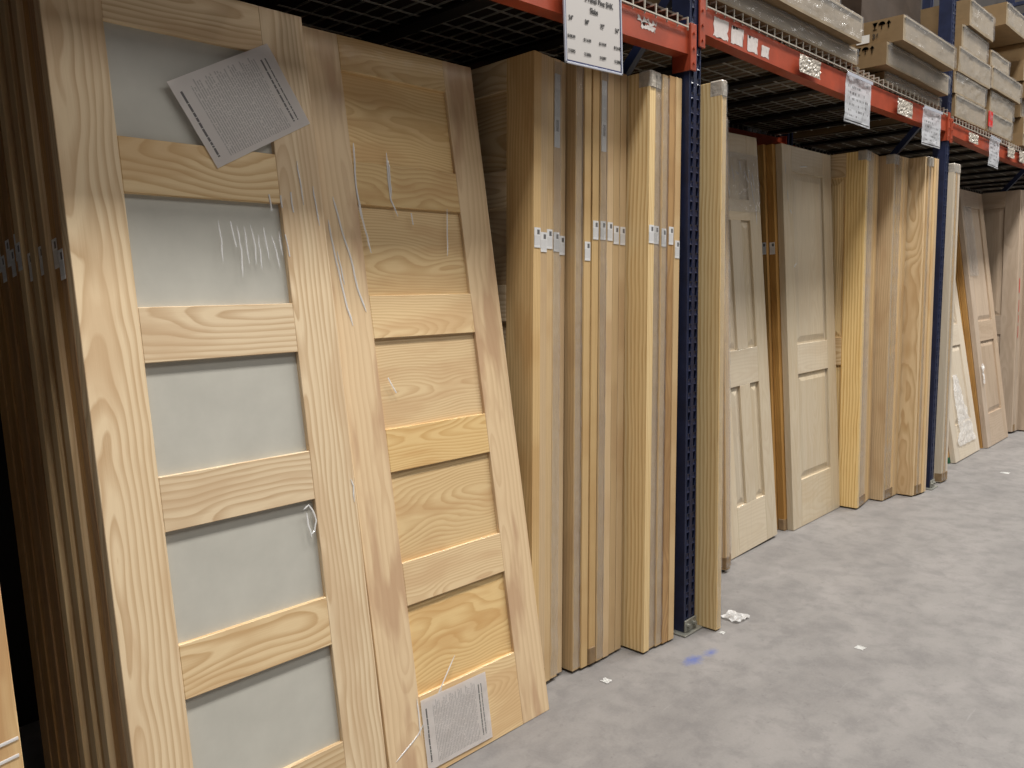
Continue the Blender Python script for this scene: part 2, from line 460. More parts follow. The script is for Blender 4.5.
_slab = {}
def edge_door(name, W, loc, rot, mv, mh, label, group, sticker=None, cap=None, strip=None, wrap=False, top=None, front=True):
    """a door of which mainly one long edge shows; front edge at local x=W (or x=0)"""
    root = thing(name, label, 'door', loc, rot, group)
    s = .11
    xe = W if front else 0
    sg = 1 if front else -1
    obj('stile', board('stile', s, L, mv), root, (xe - sg * s / 2, 0, L / 2))
    obj('door_leaf', board('door_leaf', W - s, L, mh), root, ((W - s) / 2 if front else s + (W - s) / 2, 0, L / 2))
    xo = xe + sg * .0012
    if sticker is not None:
        k = ('st',)
        if k not in _mc:
            _mc[k] = box_mesh('barcode_sticker', -.0145, .0145, -.0004, .0004, -.031, .031, M['sticker'])
        o = obj('barcode_sticker', _mc[k], root, (xo, T / 2, sticker), 'small white printed sticker')
        o.rotation_euler = (0, 0, sg * math.pi / 2)
    if strip is not None:
        k = ('lst',)
        if k not in _mc:
            _mc[k] = box_mesh('long_label', -.0135, .0135, -.0004, .0004, -.115, .115, M['strip'])
        o = obj('long_label', _mc[k], root, (xo, T / 2, strip), 'long white printed label strip')
        o.rotation_euler = (0, 0, sg * math.pi / 2)
    if cap:
        k = ('cap', front)
        if k not in _mc:
            bm = bmesh.new(); add_box(bm, -.045, .003, -.0003, T + .0003, .0, .062, .004)
            for v in bm.verts: v.co.z += .006 * mnoise.noise(v.co * 60) if v.co.z > .03 else 0
            _mc[k] = mesh('corner_protector', bm, M['cardd'])
        o = obj('corner_protector', _mc[k], root, (xe, 0, .0), 'brown cardboard corner protector')
        if not front: o.rotation_euler = (0, 0, math.pi); o.location.y = T
    if top:
        k = ('top', front)
        if k not in _mc:
            bm = bmesh.new(); add_box(bm, -.05, .004, -.0003, T + .0003, -.055, .004, .005)
            _mc[k] = mesh('top_protector', bm, M['capw'])
        o = obj('top_protector', _mc[k], root, (xe, 0, L), 'crinkled silvery film over the top corner')
        if not front: o.rotation_euler = (0, 0, math.pi); o.location.y = T
    if wrap:
        o = obj('shrink_film', film_strip(), root, (xe + sg * .004, T / 2, L / 2), 'crinkled clear film along the edge')
        o.rotation_euler = (0, 0, sg * math.pi / 2)
    return root

def film_strip():
    """crumpled film wrapped over a door edge (x across the edge, z up, y outward negative)"""
    if 'film' not in _mc:
        bm = bmesh.new()
        nx, nz = 9, 190
        rows = []
        for j in range(nz + 1):
            z = -L / 2 + .01 + (L - .02) * j / nz
            row = []
            for i in range(nx + 1):
                x = -T / 2 + T * i / nx
                p = Vector((x * 55, z * 16, 3.1))
                d = mnoise.noise(p) * .0035 + mnoise.noise(p * 2.7) * .002
                row.append(bm.verts.new((x, d, z)))
            rows.append(row)
        for A, B in zip(rows, rows[1:]):
            for i in range(nx): bm.faces.new((A[i], A[i + 1], B[i + 1], B[i]))
        _mc['film'] = mesh('shrink_film', bm, M['film'])
    return _mc['film']

def creases(root, lines, r=.0016, face='y', label='shiny fold in the clear wrap'):
    """raised folds of the clear wrap on the front face, each a list of local (x, z)"""
    for ln in lines:
        bm = bmesh.new()
        pts = []
        for (a, b), (c, d) in zip(ln, ln[1:]):
            n = max(2, int(math.hypot(c - a, d - b) / .02))
            for i in range(n):
                f = i / n
                pts.append((a + (c - a) * f + random.uniform(-.0012, .0012), -.0012, b + (d - b) * f))
        pts.append((ln[-1][0], -.0012, ln[-1][1]))
        c0 = Vector((sum(p[0] for p in pts) / len(pts), 0, sum(p[2] for p in pts) / len(pts)))
        add_tube(bm, [Vector(p) - c0 for p in pts], r * 1.8, 8, .35)
        obj('film_fold', mesh('film_fold', bm, M['crease']), root, c0, label)

def sheet(root, corners, label, lift=.0015):
    """printed paper lying on the front face; corners (x,z) TL,TR,BR,BL of the page turned on its side"""
    tl, tr, br, bl = [Vector((c[0], 0, c[1])) for c in corners]
    c = (tl + tr + br + bl) / 4
    ex = ((tr - tl) + (br - bl)) / 2; w = ex.length; ex.normalize()
    ez = ((tl - bl) + (tr - br)) / 2; h = ez.length; ez.normalize()
    bm = bmesh.new()
    n = 14
    rows = []
    for j in range(n + 1):
        row = []
        for i in range(n + 1):
            u, v = i / n - .5, j / n - .5
            row.append(bm.verts.new((u * w, -.0012 * (mnoise.noise(Vector((u * 5, v * 5, 1))) + 1), v * h)))
        rows.append(row)
    for A, B in zip(rows, rows[1:]):
        for i in range(n): bm.faces.new((A[i], A[i + 1], B[i + 1], B[i]))
    bmesh.ops.solidify(bm, geom=bm.faces[:], thickness=.0003)
    o = obj('instruction_sheet', mesh('instruction_sheet', bm, M['sheet']), root, (c.x, -lift, c.z), label)
    o.rotation_euler = (0, -math.atan2(ex.z, ex.x), 0)
    return o

# the two big doors leaning towards the aisle
e1, n1, u1, r1 = orient((1, -.001, -.0042), (.0043, .1312, .9913))
d1 = full_door('glass_door_slab', 'glass', .61, (-2.0123, .0233, .0030), r1, M['pv'], M['ph'],
               'leaning pine door with five frosted glass panes and a slanted instruction sheet')
sheet(d1, [(.237, 1.799), (.5, 1.944), (.599, 1.757), (.338, 1.625)], 'white printed instruction sheet set at a slant')
creases(d1, [[(.323, 1.50), (.325, 1.455), (.323, 1.405)], [(.352, 1.499), (.36, 1.44)], [(.368, 1.49), (.372, 1.43), (.368, 1.37)], [(.385, 1.49), (.388, 1.40)],
             [(.401, 1.494), (.408, 1.44), (.405, 1.40)], [(.419, 1.47), (.419, 1.387)], [(.436, 1.49), (.44, 1.41)], [(.454, 1.47), (.462, 1.43), (.467, 1.39)],
             [(.475, 1.48), (.478, 1.42)], [(.492, 1.474), (.497, 1.42)]], .0010)
creases(d1, [[(.455, .80), (.470, .808), (.481, .79), (.485, .765), (.478, .742), (.466, .735)], [(.461, .79), (.463, .76), (.468, .73)], [(.600, .85), (.604, .83), (.602, .79)],
             [(.548, 1.66), (.553, 1.55)], [(.585, 1.60), (.592, 1.50)], [(.46, 1.57), (.462, 1.53)], [(.49, 1.57), (.492, 1.54)], [(.52, 1.58), (.522, 1.53)]], .0012)
e2, n2, u2, r2 = orient((.9999, -.0109, -.0062), (.0078, .1537, .9881))
d2 = full_door('five_panel_door_slab', 'shaker', .61, (-1.3928, .0242, .0040), r2, M['pv_f'], M['ph_f'],
               'wrapped pine door with five wide flat panels leaning right of the frosted glass door')
sheet(d2, [(.12, .213), (.363, .206), (.361, .017), (.119, .016)], 'printed instruction sheet under the wrap at the bottom')
creases(d2, [[(.128, 1.737), (.120, 1.617), (.129, 1.527), (.143, 1.437)], [(.120, 1.62), (.125, 1.53)], [(.042, 1.584), (.056, 1.497), (.072, 1.436), (.086, 1.336), (.103, 1.277)],
             [(.019, 1.522), (.028, 1.411), (.041, 1.31), (.055, 1.241)], [(.236, 1.722), (.232, 1.645), (.233, 1.589), (.25, 1.543)]], .0016)
creases(d2, [[(.26, .29), (.221, .247), (.176, .196), (.101, .125), (.021, .085)], [(.438, 1.576), (.426, 1.498), (.416, 1.435)], [(.299, 1.556), (.301, 1.522)],
             [(.148, 1.094), (.169, 1.05)], [(.035, 1.44), (.045, 1.35)], [(.24, 1.70), (.237, 1.60)], [(.112, .22), (.108, .12)], [(.20, .215), (.13, .13)]], .0012)

# stack behind the glass door: each one a little further back, some standing proud to the left
offs = [.0, .002, -.010, -.004, -.012, -.006, -.016, -.008, -.010, -.008, -.012, -.009, -.013, -.010, -.012, -.010]
prev = None
for i, dx in enumerate(offs):
    base = Vector((-2.0123, .0233, .003)) + n1 * (.0375 * (i + 1) + (.004 if i > 5 else 0)) + e1 * dx
    base.z = .0012
    lab = '%s door behind the frosted glass door, only its shaded left edge showing' % ORD[i]
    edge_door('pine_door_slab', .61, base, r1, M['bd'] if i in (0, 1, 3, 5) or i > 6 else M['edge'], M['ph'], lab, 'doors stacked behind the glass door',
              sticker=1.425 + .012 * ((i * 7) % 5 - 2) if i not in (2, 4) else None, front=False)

# door at the far left, standing further out
e0, n0, u0, r0 = orient((1, 0, 0), (0, .1312, .9913))
dl = full_door('five_panel_door_slab', 'shaker', .545, (-2.244 - .545, -.185, .001), r0, M['pv_f'], M['ph_f'],
               'pine door whose lower right corner shows at the left edge of the picture')
creases(dl, [[(.495, .57), (.54, .575)], [(.485, .515), (.535, .52)], [(.51, .60), (.542, .603)], [(.465, .45), (.515, .46)]], .0016)

# ---- doors shelved like books: front edges to the aisle
def stack(n, x0, y0s, lean, pitch, mats, where, group, W=.61, first=None, name='pine_door_slab', stickers=None, strips=(), caps=(), tops=(), wraps=(), side='left', kindmat=None):
    up = Vector((lean[0] / L, lean[1] / L, 1)).normalized()
    for i in range(n):
        y = y0s[i] if isinstance(y0s, (list, tuple)) else y0s
        loc, rot = place((x0 + pitch * i, y, 0), (0, -1, 0), up, W, W)
        lab = where % ORD[i]
        mv = mats[i % len(mats)]
        st = stickers[i] if stickers else None
        if i == 0 and first:
            r = full_door(name if first == 'plain' else {'shaker': 'five_panel_door_slab', 'two': 'two_panel_door_slab'}[first], first, W, loc, rot, kindmat[0], kindmat[1], lab, group)
            xo = W + .0012
            if st:
                o = obj('barcode_sticker', _mc.get(('st',)) or edge_sticker(), r, (xo, T / 2, st), 'small white printed sticker'); o.rotation_euler = (0, 0, math.pi / 2)
            if i in wraps:
                o = obj('shrink_film', film_strip(), r, (W + .004, T / 2, L / 2), 'crinkled clear film along the edge'); o.rotation_euler = (0, 0, math.pi / 2)
            if i in tops:
                if ('top', True) not in _mc:
                    bm = bmesh.new(); add_box(bm, -.05, .004, -.0003, T + .0003, -.055, .004, .005); _mc[('top', True)] = mesh('top_protector', bm, M['capw'])
                obj('top_protector', _mc[('top', True)], r, (W, 0, L), 'crinkled silvery film over the top corner')
        else:
            edge_door(name, W, loc, rot, mv, M['ph'] if name == 'pine_door_slab' else M['wh'], lab, group, sticker=st, cap=i in caps, strip=dict(strips).get(i), wrap=i in wraps, top=i in tops)

stack(5, -.765, [.112, .118, .126, .128, .136], (.098, .04), .0365, [M['edge'], M['edge_f'], M['edge'], M['edge']],
      '%s pine door from left in the stack just right of the leaning five-panel door', 'doors stacked beside the leaning five-panel door',
      first='shaker', kindmat=(M['edge'], M['ph']), stickers=[1.465, 1.452, 1.463, 1.455, 1.445], strips=((3, 1.87),), caps=(0, 1), wraps=(3,))
stack(7, -.557, [.112, .104, .100, .098, .097, .099, .099], (.072, .025), .0376, [M['edge_f'], M['edge'], M['edge'], M['edge_f'], M['edge']],
      '%s pine door from left in the middle stack under the white price sign', 'doors stacked under the price sign',
      stickers=[None, 1.43, 1.50, 1.50, 1.498, 1.487, 1.485], strips=((3, 1.875),), caps=(2,), wraps=(0, 3),
      )
stack(5, -.275, [.015, .019, .012, .006, .003], (.057, .02), .0360, [M['edge_f'], M['edge_f'], M['edge_f'], M['bv'], M['edge']],
      '%s pine door from left in the protruding stack touching the nearer blue post', 'doors stacked against the nearer blue post',
      first='shaker', kindmat=(M['face'], M['ph']), stickers=[1.49, 1.488, 1.48, 1.487, 1.44], tops=(0, 1), wraps=(1, 2))
stack(1, .071, -.079, (.011, .016), .0365, [M['edge_f']], '%s and only door standing out in front of the shelf right after the nearer blue post'.replace('%s and only door', 'pine door'), None,
      first='shaker', kindmat=(M['face'], M['ph']), tops=(0,), wraps=(0,)) if False else None
up = Vector((.011 / L, .016 / L, 1)).normalized()
loc, rot = place((.071, -.079, 0), (0, -1, 0), up, .61, .61)
f2 = full_door('five_panel_door_slab', 'shaker', .61, loc, rot, M['face'], M['ph'], 'pine door standing out edge-on just right of the nearer blue post')
o = obj('shrink_film', film_strip(), f2, (.614, T / 2, L / 2), 'crinkled clear film along the edge'); o.rotation_euler = (0, 0, math.pi / 2)
obj('top_protector', _mc[('top', True)], f2, (.61, 0, L), 'crinkled silvery film over the top corner')
for i in range(2):
    loc, rot = place((.655 + .0375 * i, .206 + .015 * i, 0), (0, -1, 0), Vector((.0, .05 / L, 1)), .61, .61)
    edge_door('pine_door_slab', .61, loc, rot, M['edge_f'], M['ph'],
              ('film-wrapped door edge between the protruding door and the wrapped six-panel door', 'second film-wrapped door edge, close against the wrapped six-panel door')[i],
              'wrapped doors beside the six-panel door', cap=True, wrap=True)

# face-on doors in the second bay
up = Vector((-.045 / L, .14 / L, 1)).normalized()
loc, rot = place((1.314 - .51, .275, 0), (1, 0, 0), up, .51)
g1 = full_door('six_panel_door_slab', 'six', .51, loc, rot, M['gv'], M['gh'], 'film-wrapped pale six-panel door facing the aisle, second bay')
creases(g1, [[(0.200, 1.90), (0.210, 1.83)], [(0.240, 1.88), (0.260, 1.80)], [(0.320, 1.90), (0.330, 1.86)], [(0.400, 1.88), (0.430, 1.78), (0.450, 1.70)], [(0.440, 1.86), (0.460, 1.76)],
             [(0.360, 1.86), (0.400, 1.80)], [(0.460, 1.70), (0.465, 1.60)], [(0.180, 1.84), (0.190, 1.79)], [(0.280, 1.85), (0.300, 1.84)], [(0.200, 1.78), (0.205, 1.74)]], .0022)
def film_patch(root, x0, x1, z0, z1, seed, amp=.006, mat='glint', label='wrinkled clear film catching the light'):
    bm = bmesh.new(); rows = []; nx, nz = 26, 40
    for j in range(nz + 1):
        row = []
        for i in range(nx + 1):
            x, z = x0 + (x1 - x0) * i / nx, z0 + (z1 - z0) * j / nz
            p = Vector((x * 26, seed, z * 13))
            if mat == 'scrap':                      # ragged outline
                f = j / nz; m = (x0 + x1) / 2
                x = m + (x - m) * (1.0 - .75 * f) * (1 + .5 * mnoise.noise(Vector((seed, f * 6, (i > nx / 2) * 5)))) + .10 * (f - .3) * (seed - 7)
            row.append(bm.verts.new((x, -.003 - amp * abs(mnoise.noise(p)) - .4 * amp * abs(mnoise.noise(p * 2.6)), z)))
        rows.append(row)
    for A, B in zip(rows, rows[1:]):
        for i in range(nx): bm.faces.new((A[i], A[i + 1], B[i + 1], B[i]))
    obj('shrink_film', mesh('shrink_film', bm, M[mat]), root, label=label)
film_patch(g1, .03, .50, 1.66, 1.94, 3, .013)
up = Vector((.0, .12 / L, 1)).normalized()
loc, rot = place((1.460, .255, 0), (1, 0, 0), up, .61)
eg, ng, ug, _ = orient((1, 0, 0), up)
g2 = full_door('two_panel_door_slab', 'two', .61, loc, rot, M['gv'], M['gh'], 'film-wrapped pale two-panel door at front of the face-on stack, second bay')
creases(g2, [[(.03, 1.94), (.035, 1.88)], [(.05, 1.80), (.055, 1.74)], [(.07, 1.70), (.09, 1.68)], [(.20, 1.93), (.30, 1.94)], [(.10, 1.40), (.13, 1.42)]], .0018)
for i, dx in enumerate((-.028, -.05)):
    b = loc + ng * (.0375 * (i + 1)) + eg * dx; b.z = .001 + .0375 * (i + 1) * 0
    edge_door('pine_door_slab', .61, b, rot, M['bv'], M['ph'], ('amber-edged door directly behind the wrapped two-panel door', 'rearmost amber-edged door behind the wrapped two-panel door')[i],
              'doors behind the wrapped two-panel door', sticker=1.50, cap=(i == 0), front=False)

stack(7, 2.075, [.160, .163, .166, .17, .175, .18, .186], (.036, .03), .0378, [M['edge_f'], M['edge_f'], M['edge']],
      '%s door from left in the stack right of the wrapped two-panel door', 'first upright stack of the second bay', first='two', kindmat=(M['face'], M['ph']),
      wraps=(0, 1, 2), tops=(0, 1), caps=(1, 2, 3))
stack(6, 2.350, [.113, .111, .110, .108, .107, .106], (.03, .02), .0362, [M['edge_f'], M['edge']],
      '%s door from left in the middle one of three upright stacks, second bay', 'second upright stack of the second bay', first='two', kindmat=(M['edge'], M['ph']),
      wraps=(0, 1, 2), tops=(0, 1), caps=(1, 2, 3))
stack(5, 2.573, [.015, .008, .002, -.004, -.006], (.045, .025), .0364, [M['edge'], M['edge_f'], M['edge']],
      '%s door from left in the stack just left of the farther blue post', 'third upright stack of the second bay', first='shaker', kindmat=(M['pv'], M['ph']),
      wraps=(1,), tops=(1, 2), caps=(1, 2))
# third bay
stack(3, 3.045, [-.010, -.012, -.014], (.03, .02), .0366, [M['av'], M['edge_f'], M['av']],
      '%s pale door from left in the stack just right of the farther blue post', 'pale doors right of the farther blue post', wraps=(0, 1), tops=(0, 1, 2), caps=(0, 1, 2))
def lean_door(x, y, lean, W, kind, mv, mh, lab, name, extra=(), grp=None, capcol=None):
    up = Vector((0, lean / L, 1)).normalized()
    loc, rot = place((x, y, 0), (1, 0, 0), up, W)
    d = full_door(name, kind, W, loc, rot, mv, mh, lab)
    e, n, u, _ = orient((1, 0, 0), up)
    for i, (dx, l2) in enumerate(extra):
        b = loc + n * (.0375 * (i + 1)) + e * dx; b.z = .001
        k = edge_door('pine_door_slab', W, b, rot, M['bv'], M['wh'], l2, grp, front=False)
        if capcol:
            if 'gcap' not in _mc: _mc['gcap'] = box_mesh('painted_end', -.003, .06, -.0003, T + .0003, 0, .045, capcol, .002)
            obj('painted_end', _mc['gcap'], k, (0, 0, 0), 'green painted lower corner')
    return d
l1 = lean_door(3.715, .085, .36, .62, 'two', M['av'], M['ah'], 'pale wrapped panel door leaning far back, nearest in the third bay', 'two_panel_door_slab',
          [(-.02, 'amber-edged door with green painted foot behind the nearest leaning pale door'), (-.03, 'rear amber-edged door with green foot, behind the nearest leaning pale door')], 'doors behind the nearest leaning pale door', M['green'])
l2 = lean_door(4.44, .055, .30, .62, 'two', M['wv'], M['wh'], 'second pale panel door leaning back in the third bay, farther along', 'two_panel_door_slab',
          [(-.015, 'amber-edged door directly behind the second leaning pale door'), (-.03, 'rear amber-edged door behind the second leaning pale door')], 'doors behind the second leaning pale door')
film_patch(l1, .10, .50, .10, .62, 6, .014, 'scrap', 'crumpled whitish film over the lower half')
film_patch(l1, .02, .3, 1.2, 1.7, 8, .010)
film_patch(l2, .02, .25, 1.35, 1.9, 9, .010)
# a loose scrap of film caught on the second leaning door
bm = bmesh.new()
rows = []
for j in range(9):
    rows.append([bm.verts.new((.03 + .05 * i / 5 + .02 * mnoise.noise(Vector((i, j, 2)) * .5), -.012 + .012 * mnoise.noise(Vector((i * .6, j * .6, 7))), .50 + .16 * j / 8)) for i in range(6)])
for A, B in zip(rows, rows[1:]):
    for i in range(5): bm.faces.new((A[i], A[i + 1], B[i + 1], B[i]))
obj('loose_film', mesh('loose_film', bm, M['scrap']), l2, label='torn loose piece of clear film')
stack(4, 5.235, [.070, .066, .062, .060], (.06, .05), .0366, [M['wv']], '%s brown door from left in the stack with red marks, third bay', 'brown doors with red marks', name='brown_door_slab',
      first='two', kindmat=(M['wv'], M['wh']), caps=(1,))
stack(4, 5.42, [.01, .008, .006, .004], (.04, .03), .0366, [M['wv'], M['av']], '%s brown door from left in the farthest stack at the right picture edge', 'brown doors at the right picture edge', name='brown_door_slab')
for r in list(COL.objects):
    if r.get('label', '').startswith('second brown door from left in the stack with red'):
        bm = bmesh.new()
        for z0, z1 in ((1.18, 1.30), (1.02, 1.12), (.93, .99), (.80, .90)):
            add_box(bm, -.004 + random.uniform(-.006, .004), .006 + random.uniform(-.004, .006), -.0005, .0005, z0, z1)
        o = obj('red_mark', mesh('red_mark', bm, M['red']), r, (.6115, T / 2, 0), 'red painted marks'); o.rotation_euler = (0, 0, math.pi / 2)

# ------------------------------------------------------------------ pallet rack
def post_mesh():
    """open back column 76 mm wide with two columns of real keyhole slots punched through its front"""
    w, d, t, H = .076, .072, .005, 4.6
    bm = bmesh.new()
    def quad(pts, y=0.0): bm.faces.new([bm.verts.new((x, y, z)) for x, z in pts])
    hw, pitch = .0085, .0508
    for a, b in ((-w / 2, -.019 - hw), (-.019 + hw, .019 - hw), (.019 + hw, w / 2)):
        quad([(a, 0), (b, 0), (b, H), (a, H)])
    for c in (-.019, .019):
        z = 0.0
        while z < H:
            b, m, tp, e = z + .012, z + .034, z + .041, min(z + pitch, H)
            quad([(c - hw, z), (c + hw, z), (c + hw, b), (c - hw, b)])
            for s in (-1, 1):
                q = [(c + s * hw, b), (c + s * .0045, b), (c + s * .0075, m), (c + s * hw, m)]
                quad(q if s < 0 else q[::-1])
                q = [(c + s * hw, m), (c + s * .0075, m), (c + s * .0065, tp), (c + s * hw, tp)]
                quad(q if s < 0 else q[::-1])
            quad([(c - hw, tp), (c + hw, tp), (c + hw, e), (c - hw, e)])
            z += pitch
    for x in (-w / 2, w / 2):
        bm.faces.new([bm.verts.new(p) for p in ((x, 0, 0), (x, d, 0), (x, d, H), (x, 0, H))])
        k = x * .42
        bm.faces.new([bm.verts.new(p) for p in ((x, d, 0), (k, d, 0), (k, d, H), (x, d, H))])
    bmesh.ops.remove_doubles(bm, verts=bm.verts, dist=.0002)
    bmesh.ops.recalc_face_normals(bm, faces=bm.faces)
    bmesh.ops.solidify(bm, geom=bm.faces[:], thickness=.0025)
    return mesh('post', bm, M['navy'])
def foot_mesh():
    bm = bmesh.new()
    add_box(bm, -.062, .062, -.022, .10, 0, .008, .002)
    add_box(bm, -.040, .040, -.008, -.001, .008, .055, .002)
    for x in (-.02, .02):
        r = bmesh.ops.create_cone(bm, cap_ends=True, segments=8, radius1=.009, radius2=.008, depth=.014)
        for v in r['verts']: v.co = Vector((x, -.012 - v.co.z * 0 + (v.co.y), .030 + v.co.x)) if False else Vector((x + v.co.x, -.012 + v.co.z, .032 + v.co.y))
    return mesh('foot_plate', bm, M['galv'])
def upright(x, label):
    r = thing('upright_frame', label, 'rack post', (x, 0, 0), None, 'blue upright frames of the rack')
    pm = post_mesh(); fm = foot_mesh()
    obj('post', pm, r, (0, 0, 0))
    obj('foot_plate', fm, r, (0, 0, 0), 'grey steel foot plate with bolts')
    q = obj('post', pm, r, (0, 1.07, 0)); q.rotation_euler = (0, 0, math.pi)
    f = obj('foot_plate', fm, r, (0, 1.07, 0)); f.rotation_euler = (0, 0, math.pi)
    for z in (.18, 1.30, 2.42, 3.54, 4.45):
        bm = bmesh.new(); add_bar(bm, (0, -.465, 0), (0, .465, 0), .032, .04)
        obj('brace', mesh('brace', bm, M['navy']), r, (0, .535, z))
    for z, s in ((.2, 1), (1.32, -1), (2.44, 1), (3.54, -1)):
        bm = bmesh.new(); add_bar(bm, (0, -.465, -.52 * s), (0, .465, .52 * s), .03, .035)
        obj('brace', mesh('brace', bm, M['navy']), r, (0, .535, z + .54))
    return r
u = upright(0.007, 'nearer blue slotted rack post, between the first and second bays')
dup(u, (2.882, 0, 0), None, 'farther blue slotted rack post at the right, between second and third bays')
dup(u, (-2.833, 0, 0), None, 'blue slotted rack post beyond the left picture edge')
dup(u, (5.687, 0, 0), None, 'blue slotted rack post just beyond the right picture edge')
dup(u, (8.527, 0, 0), None, 'farthest blue slotted rack post, two bays past the farther post')

def beam(x0, x1, zt, zb, y, label, front=True, group=None):
    r = thing('shelf_beam', label, 'rack beam', ((x0 + x1) / 2, y, zb), None, group)
    h = zt - zb
    W = (x1 - x0) / 2
    bm = bmesh.new()
    n = 24
    def sag(x): return -.020 * (1 - (x / W) ** 2)
    prof = [(0, 0), (0, h), (.032, h), (.032, h - .035), (.055, h - .035), (.055, 0)] if front else [(0, 0), (0, h - .035), (.023, h - .035), (.023, h), (.055, h), (.055, 0)]
    rings = []
    for i in range(n + 1):
        x = -W + 2 * W * i / n
        rings.append([bm.verts.new((x, a, b + sag(x))) for a, b in prof])
    for A, B in zip(rings, rings[1:]):
        for j in range(len(prof)):
            bm.faces.new((A[j], A[(j + 1) % len(prof)], B[(j + 1) % len(prof)], B[j]))
    bm.faces.new(rings[0]); bm.faces.new(rings[-1][::-1])
    obj('channel', mesh('channel', bm, M['orange'] if front else M['orange_d']), r)
    for s in (-1, 1):
        bm = bmesh.new()
        xa, xb = sorted((s * W, s * (W + .006)))
        add_box(bm, xa, xb, -.004 if front else -.01, .066, -.055, h + .012, .002)
        ya, yb = (-.012, -.004) if front else (.058, .066)
        xa, xb = sorted((s * (W - .002), s * (W + .036)))
        add_box(bm, xa, xb, ya, yb, -.055, h + .012, .002)
        for zz in (-.03, .02, .07):
            xr = s * (W + .018)
            rr = bmesh.ops.create_cone(bm, cap_ends=True, segments=8, radius1=.006, radius2=.005, depth=.006)
            for v in rr['verts']: v.co = Vector((xr + v.co.x, (ya - .002 if front else yb + .002) + v.co.z, zz + v.co.y))
        obj('connector', mesh('connector', bm, M['orange']), r, label='orange hooked end plate')
    return r
bx = [(-2.787, -.039), (.053, 2.836), (2.928, 5.641), (5.733, 8.481)]
zt = [2.207, 2.302, 2.275, 2.275]; zb = [2.117, 2.205, 2.198, 2.198]
bl = ['orange shelf beam above the nearest doors, holding the largest white price sign',
      'orange-red shelf beam of the second bay with torn white label remnants',
      'reddish shelf beam of the third bay', 'reddish shelf beam beyond the right picture edge']
bb = ['dark orange rear shelf beam of the first bay', 'dark orange rear shelf beam of the second bay', 'dark orange rear shelf beam of the third bay', 'dark orange rear shelf beam beyond the third bay']
beams = []
for i in range(4):
    beams.append(beam(bx[i][0], bx[i][1], zt[i], zb[i], 0, bl[i], True, 'front shelf beams'))
    beam(bx[i][0], bx[i][1], zt[i], zb[i], 1.015, bb[i], False, 'rear shelf beams')
def torn(parent, cx, x0, x1, z0, z1, seed):
    random.seed(seed)
    bm = bmesh.new()
    pts = []
    n = 9
    for i in range(n): pts.append((x0 + (x1 - x0) * i / n, z0 + random.uniform(0, .006)))
    for i in range(5): pts.append((x1 - random.uniform(0, .012), z0 + (z1 - z0) * i / 5))
    for i in range(n): pts.append((x1 - (x1 - x0) * i / n, z1 - random.uniform(0, .030) * (i % 2)))
    for i in range(5): pts.append((x0 + random.uniform(0, .008), z1 - (z1 - z0) * i / 5))
    vs = [bm.verts.new((x, 0, z)) for x, z in pts]
    f = bm.faces.new(vs)
    bmesh.ops.triangulate(bm, faces=[f])
    bmesh.ops.solidify(bm, geom=bm.faces[:], thickness=.0005)
    obj('torn_label', mesh('torn_label', bm, M['torn']), parent, (-cx, -.0008, 0), 'torn white paper label')
c1 = (bx[1][0] + bx[1][1]) / 2
for i, (a, b, z0, z1) in enumerate(((.125, .235, .004, .075), (.252, .35, .004, .070), (.378, .462, .0, .060), (.49, .56, .0, .045))):
    torn(beams[1], c1, a, b, z0, z1 - .0, 40 + i)
torn(beams[0], (bx[0][0] + bx[0][1]) / 2, -.345, -.23, .048, .066, 51)
torn(beams[0], (bx[0][0] + bx[0][1]) / 2, -.325, -.24, .026, .044, 52)

# wire decks
def deck(x0, w, zbeam, label):
    r = thing('wire_deck', label, 'wire shelf', (x0 + w / 2, 0, zbeam), None, 'wire shelf decks')
    bm = bmesh.new()
    h = .030
    n = int(w / .0635)
    for i in range(n + 1):
        x = -w / 2 + w * i / n
        add_bar(bm, (x, -.006, h), (x, 1.08, h), .0048)
        add_bar(bm, (x, -.006, h + .002), (x, -.006, -.012), .0042)
        add_bar(bm, (x, 1.08, h + .002), (x, 1.08, -.012), .0048)
    for y in (.05, .16, .27, .38, .49, .60, .71, .82, .93, 1.04):
        add_bar(bm, (-w / 2, y, h - .005), (w / 2, y, h - .005), .0048)
    add_bar(bm, (-w / 2, -.0085, -.002), (w / 2, -.0085, -.002), .0045)
    obj('wire_grid', mesh('wire_grid', bm, M['wire']), r)
    for x in (-w * .36, 0, w * .36):
        bm = bmesh.new()
        add_box(bm, -.022, .022, .036, 1.03, .0055, .021, .001)
        add_box(bm, -.034, .034, .060, 1.0, .001, .0055, .001)
        obj('support_channel', mesh('support_channel', bm, M['chan']), r, (x, 0, .0))
    return r
for b in range(4):
    for k in range(2):
        w = (bx[b][1] - bx[b][0] - .05) / 2
        x0 = bx[b][0] + .015 + k * (w + .02)
        deck(x0, w, zt[b] - .004, '%s wire shelf deck of the %s bay' % (('left', 'right')[k], ('first', 'second', 'third', 'last')[b]))

